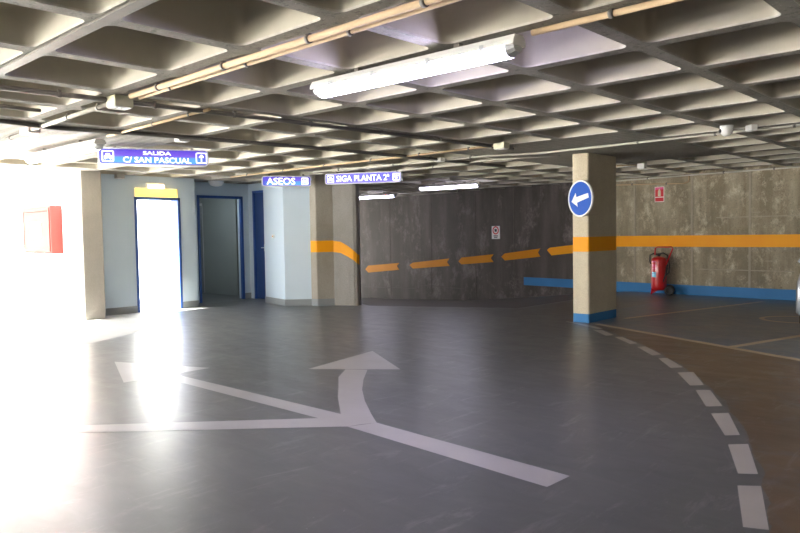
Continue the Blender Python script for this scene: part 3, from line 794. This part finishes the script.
# ------------------------------------------------------------------ light box signs
def car_icon(mb, cx, cz, s, y0, y1):
    ring(mb, [(cx + x, cz + z) for x, z in rrect(s, s, s * .25)], [(cx + x, cz + z) for x, z in rrect(s * .82, s * .82, s * .18)], y0, y1)
    plate(mb, [(cx - s * .62, cz - s * .35), (cx + s * .62, cz - s * .35), (cx + s * .62, cz + s * .05), (cx + s * .42, cz + s * .12), (cx + s * .28, cz + s * .50), (cx - s * .28, cz + s * .50), (cx - s * .42, cz + s * .12), (cx - s * .62, cz + s * .05)][::-1], y0, y1)
    for k in (-1, 1): plate(mb, [(cx + k * s * .45 - s * .12, cz - s * .55), (cx + k * s * .45 + s * .12, cz - s * .55), (cx + k * s * .45 + s * .12, cz - s * .35), (cx + k * s * .45 - s * .12, cz - s * .35)][::-1], y0, y1)
def arrow_icon(mb, cx, cz, s, y0, y1, down=False, wings=False):
    ring(mb, [(cx + x, cz + z) for x, z in rrect(s, s, s * .25)], [(cx + x, cz + z) for x, z in rrect(s * .82, s * .82, s * .18)], y0, y1)
    k = -1 if down else 1
    a = [(-.10, -.75), (.10, -.75), (.10, .30), (.42, .02), (.42, .28), (0, .68), (-.42, .28), (-.42, .02), (-.10, .30)]
    pts = [(cx + x * s, cz + k * z * s) for x, z in a]
    plate(mb, pts if down else pts[::-1], y0, y1)
    if wings:
        for q in (-1, 1): plate(mb, [(cx + q * s * .5 - s * .1, cz + .1 * s), (cx + q * s * .5 + s * .1, cz + .1 * s), (cx + q * s * .5 + s * .1, cz + .6 * s), (cx + q * s * .5 - s * .1, cz + .6 * s)][::-1], y0, y1)
def wc_icon(mb, cx, cz, s, y0, y1):
    ring(mb, [(cx + x, cz + z) for x, z in rrect(s, s, s * .25)], [(cx + x, cz + z) for x, z in rrect(s * .82, s * .82, s * .18)], y0, y1)
    plate(mb, [(cx - .05 * s, cz - .7 * s), (cx + .05 * s, cz - .7 * s), (cx + .05 * s, cz + .7 * s), (cx - .05 * s, cz + .7 * s)][::-1], y0, y1)
    for q in (-1, 1):
        x = cx + q * .40 * s
        plate(mb, [(x + .14 * s * math.cos(k * PI / 4), cz + .5 * s + .14 * s * math.sin(k * PI / 4)) for k in range(8)][::-1], y0, y1)
        plate(mb, [(x - .16 * s, cz - .6 * s), (x + .16 * s, cz - .6 * s), (x + .2 * s, cz + .28 * s), (x - .2 * s, cz + .28 * s)][::-1], y0, y1)
def lightbox(name, loc, rz, w_, h_, d_, face, label, cat='sign'):
    e = empty(name, loc, rz, label, cat, None)
    mb = MB(); plate(mb, rrect(w_ / 2, h_ / 2, h_ * .22), -d_ / 2, d_ / 2); mb.build('housing', M_LGREY, e, bevel=.004)
    mb = MB(); ring(mb, rrect(w_ / 2, h_ / 2, h_ * .22), rrect(w_ / 2 - .014, h_ / 2 - .014, h_ * .17), -d_ / 2 - .008, -d_ / 2); mb.build('rim', M_WHITEP, e)
    mb = MB(); plate(mb, rrect(w_ / 2 - .014, h_ / 2 - .014, h_ * .17), -d_ / 2 - .004, -d_ / 2); mb.build('panel', face, e)
    for x in (-w_ * .35, w_ * .35):
        mb = MB(); mb.box(x - .015, x + .015, -.015, .015, h_ / 2 - .005, CEIL - loc[2]); mb.build('hanger', M_STEEL, e)
    return e
yy = lambda d_: (-d_ / 2 - .007, -d_ / 2 - .003)
# SALIDA: faces +X, long axis along Y
e = lightbox('light_box_sign', (-8.02, 4.26, 2.275), math.atan2(1.12, .53), 1.26, .20, .13, M_FACE, 'backlit blue exit sign reading SALIDA C/ SAN PASCUAL with car and up arrow')
y0, y1 = yy(.13)
mb = MB(); car_icon(mb, -.52, .0, .066, y0, y1); mb.build('car_symbol', M_LET, e)
mb = MB(); arrow_icon(mb, .545, .0, .066, y0, y1); mb.build('arrow_symbol', M_LET, e)
text_obj('upper_line', 'SALIDA', .060, M_LET, e, (0.03, y0, .046), offset=.001, width=.32)
text_obj('lower_line', 'C/ SAN PASCUAL', .092, M_LET, e, (0.035, y0, -.036), offset=.0016, width=.78)
# ASEOS
e = lightbox('light_box_sign', (-10.04, 7.83, 2.27), math.atan2(.72, .46), .86, .185, .12, M_FACE, 'backlit blue toilet sign reading ASEOS beside the grey pillar top')
y0, y1 = yy(.12)
mb = MB(); wc_icon(mb, .32, 0, .062, y0, y1); mb.build('toilet_symbol', M_LET, e)
text_obj('lettering', 'ASEOS', .165, M_LET, e, (-.10, y0, 0), offset=.002, width=.50)
# SIGA PLANTA 2
a, b = Vector((-9.34, 8.15)), Vector((-8.16, 8.83)); c = (a + b) / 2; d = b - a
e = lightbox('light_box_sign', (c.x, c.y, 2.275), math.atan2(d.y, d.x), 1.36, .19, .10, M_FACE2, 'backlit violet blue sign reading SIGA PLANTA 2ª over the ramp entrance')
y0, y1 = yy(.10)
mb = MB(); car_icon(mb, -.58, 0, .062, y0, y1); mb.build('car_symbol', M_LET, e)
mb = MB(); arrow_icon(mb, .59, 0, .062, y0, y1, True, True); mb.build('arrow_symbol', M_LET, e)
text_obj('lettering', 'SIGA PLANTA 2ª', .14, M_LET, e, (.0, y0, 0), offset=.0015, width=.94)

# ------------------------------------------------------------------ exit lamp and sign over the door, ceiling globe
e = empty('emergency_lamp', (-11.80, 6.25, 2.24), PI / 2, 'small glowing emergency lamp above the yellow sign over the exit door', 'lamp')
mb = MB(); mb.box(-.165, .165, -.055, 0, -.04, .05); mb.build('body', M_WHITEP, e, bevel=.008)
mb = MB(); mb.box(-.155, .155, -.075, -.055, -.055, .01); mb.build('lens', M_WARM, e, bevel=.006)
e = empty('exit_sign', (-11.80, 6.28, 2.11), PI / 2, 'wide yellow lit sign directly above the bright exit doorway', 'sign')
mb = MB(); mb.box(-.40, .40, -.03, 0, -.075, .075); mb.build('panel', M_YELL, e, bevel=.004)
e = empty('ceiling_globe', (-12.05, 7.68, CEIL), 0, 'unlit round globe lamp on the ceiling before the dark lobby doorway', 'lamp')
mb = MB(); mb.lathe([(0, 0), (.15, 0), (.15, -.03), (.13, -.035), (0, -.035)], 28); mb.build('base', M_LGREY, e)
mb = MB(); mb.lathe([(.135, -.03), (.13, -.06), (.10, -.09), (.05, -.105), (0, -.108)], 28); mb.build('globe', M_LGREY, e)
e = empty('call_button', (-10.93, 8.185, 1.30), math.atan2(-.20, .88), 'tiny square wall button on the pale blue wall right of the blue door', 'button')
mb = MB(); mb.box(-.03, .03, -.02, 0.01, -.035, .035); mb.build('plate', M_WHITEP, e, bevel=.003)
mb = MB(); mb.lathe([(0, -.028), (.012, -.027), (.014, -.02)], 12, axis='y'); mb.build('knob', M_ORANGE, e)

# ------------------------------------------------------------------ red hose cabinet on the white wall
e = empty('hose_cabinet', (-13.38, 5.0, 1.06), 0, 'pale red fire hose cabinet on the bright white wall at far left', 'cabinet')
mb = MB(); mb.box(-.66, .66, -.20, 0, 0, .84); mb.build('body', M_REDBOX, e, bevel=.01)
mb = MB(); ring(mb, [(-.62, .04), (.62, .04), (.62, .80), (-.62, .80)], [(-.57, .09), (.57, .09), (.57, .75), (-.57, .75)], -.215, -.20)
mb.box(-.57, .57, -.208, -.20, .09, .75); dd = mb.build('door', M_REDBOX, e, bevel=.003)
mb = MB(); mb.box(-.20, .22, -.214, -.207, .28, .56); mb.build('label_plate', M_WHITE, dd)
mb = MB(); mb.lathe([(0, -.235), (.03, -.232), (.035, -.20)], 16, axis='y', org=(-.60, 0, .40)); mb.build('lock', M_RED, dd)

# ------------------------------------------------------------------ round arrow sign on the column
e = empty('round_road_sign', (-4.905, 9.0, 1.76), 0, 'round blue traffic sign with white arrow on the square column', 'sign')
e.rotation_euler = (0, 0, math.atan2(-.36, .93) * 1.0)
n = 40
def disc(mb, r, y0, y1, r0=0):
    if r0: ring(mb, [(r * math.cos(2 * PI * k / n), r * math.sin(2 * PI * k / n)) for k in range(n)], [(r0 * math.cos(2 * PI * k / n), r0 * math.sin(2 * PI * k / n)) for k in range(n)], y0, y1)
    else: plate(mb, [(r * math.cos(2 * PI * k / n), r * math.sin(2 * PI * k / n)) for k in range(n)], y0, y1)
mb = MB(); disc(mb, .25, -.012, 0); mb.build('disc', M_SIGNB, e)
mb = MB(); disc(mb, .258, -.016, .012, .236); mb.build('rim', M_WHITE, e)
mb = MB()
a = math.radians(12)
ar = [(-.185, 0), (-.075, -.10), (-.075, -.04), (.175, -.032), (.175, .032), (-.075, .04), (-.075, .10)]
plate(mb, [(x * math.cos(a) - z * math.sin(a), x * math.sin(a) + z * math.cos(a)) for x, z in ar], -.0165, -.012)
mb.build('arrow', M_WHITE, e)
mb = MB(); mb.box(-.05, .05, 0, .075, .08, .11); mb.box(-.05, .05, 0, .075, -.11, -.08); mb.build('bracket', M_STEEL, e)

# ------------------------------------------------------------------ wall signs
ang_f = math.atan2(14.12 - 14.4, 1.8)
p = wall_line(RW, -5.98, 2.03)
e = empty('extinguisher_sign', (p[0], p[1] - .002, p[2]), ang_f, 'small red fire extinguisher sign high on the far concrete wall', 'sign')
mb = MB(); mb.box(-.105, .105, -.008, 0, -.155, .155); mb.build('plate', M_WHITE, e)
mb = MB(); mb.box(-.095, .095, -.010, -.008, -.05, .10); mb.box(-.095, .095, -.010, -.008, -.145, -.065); mb.build('red_field', M_SIGNR, e)
mb = MB(); mb.box(-.095, .095, -.010, -.008, .10, .145); mb.build('pink_strip', M_PINK, e)
mb = MB(); plate(mb, [(-.03, -.04), (.03, -.04), (.03, .07), (.012, .09), (.012, .115), (-.012, .115), (-.012, .09), (-.03, .07)], -.012, -.010); mb.build('symbol', M_CREAM, e)
p = wall_line(RAMPW, -10.485, 1.305)
e = empty('speed_limit_sign', (p[0], p[1] - .002, p[2]), math.atan2(-.27, 2.5), 'white plate with red ring sign on the dark ramp wall', 'sign')
mb = MB(); mb.box(-.135, .135, -.01, 0, -.165, .165); mb.build('plate', M_WHITE, e)
mb = MB(); q = [(.105 * math.cos(2 * PI * k / 28), .055 + .105 * math.sin(2 * PI * k / 28)) for k in range(28)]; q2 = [(.075 * math.cos(2 * PI * k / 28), .055 + .075 * math.sin(2 * PI * k / 28)) for k in range(28)]
ring(mb, q, q2, -.013, -.01); mb.build('ring', M_SIGNR, e)
mb = MB(); plate(mb, [(-.035, .02), (.035, .02), (.04, .09), (-.04, .09)], -.013, -.01); mb.box(-.07, .07, -.013, -.01, -.10, -.075); mb.box(-.055, .055, -.013, -.01, -.14, -.12); mb.build('print', M_INK, e)

# ------------------------------------------------------------------ wheeled extinguisher
e = empty('wheeled_extinguisher', (-5.85, 13.90, 0), .35, 'tall red wheeled fire extinguisher standing against the far concrete wall', 'fire extinguisher')
mb = MB(); mb.lathe([(0, .09), (.10, .09), (.14, .11), (.15, .16), (.15, .69), (.142, .725), (.11, .75), (.05, .765), (.035, .77), (0, .77)], 32)
cy = mb.build('cylinder', M_RED, e)
mb = MB(); mb.lathe([(0, .77), (.03, .77), (.03, .80), (.04, .805), (.04, .83), (0, .835)], 16); mb.box(-.07, .02, -.012, .012, .81, .825); mb.build('valve', M_DARKP, e)
mb = MB()
import itertools
arc = [(0.152 * math.cos(t_), 0.152 * math.sin(t_)) for t_ in [math.radians(-150 + 6 * k) for k in range(8)]]
for (xa, ya), (xb, yb) in zip(arc, arc[1:]): mb.add([(xa, ya, .36), (xb, yb, .36), (xb, yb, .46), (xa, ya, .46)], [(0, 1, 2, 3)], 0)
mb.build('blue_label', M_SKYBL, e)
mb = MB()
for z in (.52, .555, .59, .66):
    for (xa, ya), (xb, yb) in zip(arc[1:-1], arc[2:]): mb.add([(xa, ya, z), (xb, yb, z), (xb, yb, z + .018), (xa, ya, z + .018)], [(0, 1, 2, 3)], 0)
mb.build('white_print', M_PINK, e)
mb = MB()
for k in (-1, 1): mb.tube([(.0 + .02, k * .11, .10), (.13, k * .12, .40), (.16, k * .12, .60)], .013)
mb.build('carriage', M_DARKP, e)
mb = MB(); mb.tube([(.12, -.05, .56), (.26, -.10, .93), (.24, -.10, .96), (-.03, -.10, .96), (-.06, -.10, .94), (-.075, -.06, .80)], .014); mb.build('push_bar', M_RED, e)
hose = []
for k in range(26):
    t_ = k / 25 * 2.2 * PI; hose.append((-.06 + .12 * math.cos(t_ + 1.2) , -.14 - .0 + .02 * math.sin(t_ * 2), .72 + .14 * math.sin(t_ + 1.2)))
mb = MB(); mb.tube([(-.03, 0, .81), (-.10, -.05, .83), (-.165, -.06, .80), (-.17, -.05, .68), (-.155, -.04, .62)], .013)
mb.tube([(.0, -.02, .82), (.08, -.06, .84), (.16, -.08, .80), (.20, -.06, .62), (.19, -.04, .45), (.14, -.04, .40)], .013); mb.build('hose', M_BLACK, e)
for k in (-1, 1):
    mb = MB(); mb.lathe([(0, -.025), (.05, -.025), (.055, -.03), (.088, -.03), (.095, -.015), (.095, .015), (.088, .03), (.055, .03), (.05, .025), (0, .025)], 28, axis='y', org=(.20, k * .15, .095)); mb.build('wheel', M_BLACK, e)
mb = MB(); mb.tube([(.20, -.15, .095), (.20, .15, .095)], .012); mb.box(-.02, .20, -.02, .02, .09, .115); mb.build('axle', M_DARKP, e)
mb = MB(); mb.add([(-.14, -.08, .13), (-.14, .08, .13), (-.155, .08, .0), (-.155, -.08, .0), (-.02, -.05, .09), (-.02, .05, .09)], [(0, 1, 2, 3), (0, 3, 4), (1, 5, 2), (0, 4, 5, 1), (3, 2, 5, 4)]); mb.build('foot', M_RED, e)

# ------------------------------------------------------------------ car seen at the right edge
def build_car():
    e = empty('parked_car', (-1.515, 8.93, 0), math.radians(-16), 'silver car parked nose to wall, only its rear corner showing at right edge', 'car')
    W2 = .84
    # side outline stations: y along length from the rear bumper, [half width, z] sections
    st = [(0.00, .60, .30, .58, .60), (.05, .74, .24, .62, .66), (.14, .81, .20, .66, .86), (.35, W2, .18, .70, .93), (.9, .86, .17, .72, .95), (2.0, .86, .17, .70, .93), (2.9, .86, .17, .68, .90), (3.35, .83, .18, .62, .84), (3.75, .76, .20, .52, .72), (3.9, .60, .28, .45, .58)]
    mb = MB(); rg = []
    for y, w_, zb_, zm, zt_ in st:
        rg.append([(-w_ * .85, y, zb_), (-w_, y, zb_ + .10), (-w_ * 1.0, y, zm - .12), (-w_ * .985, y, zm), (-w_ * .90, y, zt_), (-w_ * .5, y, zt_ + .02), (w_ * .5, y, zt_ + .02), (w_ * .90, y, zt_), (w_ * .985, y, zm), (w_, y, zm - .12), (w_, y, zb_ + .10), (w_ * .85, y, zb_)])
    k = len(rg[0]); vs = [v for g in rg for v in g]; fs = []
    for i in range(len(rg) - 1):
        for j in range(k): fs.append((i * k + j, i * k + (j + 1) % k, (i + 1) * k + (j + 1) % k, (i + 1) * k + j))
    fs.append(tuple(range(k))); fs.append(tuple((len(rg) - 1) * k + j for j in range(k))[::-1])
    mb.add(vs, fs, 0, True); body = mb.build('body', M_SILVER, e)
    mb = MB(); cab = [(.12, .72, .90), (.42, .62, 1.38), (.7, .60, 1.46), (1.7, .60, 1.47), (2.2, .62, 1.38), (2.95, .74, .90)]
    low = [(-.76, .14, .88), (.76, .14, .88), (.76, 2.95, .86), (-.76, 2.95, .86)]
    vs = low[:]; 
    vs += [(-.60, .45, 1.38), (.60, .45, 1.38), (.60, 2.15, 1.40), (-.60, 2.15, 1.40)]
    mb.add(vs, [(0, 1, 5, 4), (1, 2, 6, 5), (2, 3, 7, 6), (3, 0, 4, 7), (3, 2, 1, 0)], 0)
    mb.build('window_glass', M_GLASS, e, bevel=.03)
    mb = MB(); mb.add([(-.61, .43, 1.37), (.61, .43, 1.37), (.61, 2.17, 1.39), (-.61, 2.17, 1.39), (-.54, .55, 1.455), (.54, .55, 1.455), (.54, 2.0, 1.465), (-.54, 2.0, 1.465)], [(3, 2, 1, 0), (4, 5, 6, 7), (0, 1, 5, 4), (1, 2, 6, 5), (2, 3, 7, 6), (3, 0, 4, 7)], 0)
    mb.build('roof', M_SILVER, e, bevel=.03, seg=3)
    for sx_ in (-1, 1):
        mb = MB(); mb.tube([(sx_ * .755, .13, .89), (sx_ * .605, .44, 1.38)], .03); mb.tube([(sx_ * .75, 2.97, .87), (sx_ * .605, 2.16, 1.39)], .03); mb.tube([(sx_ * .765, 1.45, .9), (sx_ * .61, 1.4, 1.40)], .03)
        mb.build('window_post', M_SILVER, e)
        mb = MB(); mb.box(sx_ * .60 - .09, sx_ * .60 + .09, .02, .12, .64, .84); mb.build('tail_lamp', M_TAIL, e, bevel=.02)
        mb = MB(); mb.box(sx_ * .57 - .10, sx_ * .57 + .10, .0, .07, .21, .27); mb.build('reflector', M_TAIL, e, bevel=.01)
        for y in (.72, 3.12):
            mb = MB(); mb.lathe([(0, -.10), (.16, -.10), (.19, -.105), (.27, -.10), (.30, -.08), (.30, .08), (.27, .10), (0, .10)], 32, axis='x', org=(sx_ * .74, y, .30)); wh = mb.build('wheel', M_BLACK, e)
            mb = MB(); mb.lathe([(0, sx_ * .11), (.05, sx_ * .115), (.17, sx_ * .108), (.18, sx_ * .095)], 24, axis='x', org=(sx_ * .74, y, .30)); mb.build('hubcap', M_CHROME, wh)
    mb = MB(); mb.box(-.70, .70, .0, .30, .17, .30); mb.build('bumper_skirt', M_DARKP, e, bevel=.03)
    mb = MB(); mb.box(-.26, .26, -.012, .01, .46, .57); mb.build('number_plate', M_WHITE, e)
build_car()

# ------------------------------------------------------------------ light
w_ = bpy.data.worlds.new('sky'); SC.world = w_; w_.use_nodes = True
t = w_.node_tree; bg = t.nodes['Background']
tc = t.nodes.new('ShaderNodeTexCoord'); sx = t.nodes.new('ShaderNodeSeparateXYZ'); t.links.new(tc.outputs['Generated'], sx.inputs[0])
r = t.nodes.new('ShaderNodeValToRGB'); r.color_ramp.elements[0].color = (1.0, .97, .92, 1); r.color_ramp.elements[1].color = (.72, .84, 1.0, 1)
t.links.new(sx.outputs[2], r.inputs['Fac']); t.links.new(r.outputs['Color'], bg.inputs['Color'])
bg.inputs['Strength'].default_value = 4.5
s = bpy.data.lights.new('sun', 'SUN'); s.energy = 42; s.angle = .02; s.color = (1, .96, .88)
so = bpy.data.objects.new('sun', s); COL.objects.link(so)
dirv = Vector((.30, .30, -.95)).normalized()
so.rotation_euler = dirv.to_track_quat('-Z', 'Y').to_euler()
def portal(loc, rot, sx_, sy_):
    l = bpy.data.lights.new('opening_portal', 'AREA'); l.shape = 'RECTANGLE'; l.size = sx_; l.size_y = sy_; l.cycles.is_portal = True
    o = bpy.data.objects.new('opening_portal', l); COL.objects.link(o); o.location = loc; o.rotation_euler = rot
portal((-11.95, -1.6, 1.2), (0, -PI / 2, 0), 2.4, 13.0)
portal((-6.95, -8.35, 1.38), (PI / 2, 0, 0), 9.9, 2.05)
portal((-12.1, 6.3, 1.0), (0, -PI / 2, 0), 2.0, .8)

# ------------------------------------------------------------------ camera
F = 704.2
cam = bpy.data.cameras.new('camera'); co = bpy.data.objects.new('camera', cam); COL.objects.link(co)
cam.sensor_width = 36; cam.lens = F / 800 * 36; cam.clip_start = .05; cam.clip_end = 200
yaw, pitch, roll = math.radians(-43.035), math.radians(-2.62), math.radians(-.94)
cy_, sy_ = math.cos(yaw), math.sin(yaw); cp, sp = math.cos(pitch), math.sin(pitch)
f = Vector((sy_ * cp, cy_ * cp, sp)); rr = Vector((cy_, -sy_, 0)); u = rr.cross(f)
c_, s_ = math.cos(roll), math.sin(roll)
R3 = rr * c_ + u * s_; U3 = -rr * s_ + u * c_
m = Matrix((R3, U3, -f)).transposed().to_4x4(); m.translation = Vector((0, 0, 1.30))
co.matrix_world = m
SC.camera = co
SC.view_settings.view_transform = 'Standard'; SC.view_settings.look = 'None'
SC.view_settings.exposure = 1.68; SC.view_settings.gamma = 1; SC.view_settings.use_curve_mapping = False
SC.cycles.max_bounces = 10; SC.cycles.diffuse_bounces = 6; SC.cycles.use_denoising = True
SC.cycles.sample_clamp_indirect = 8
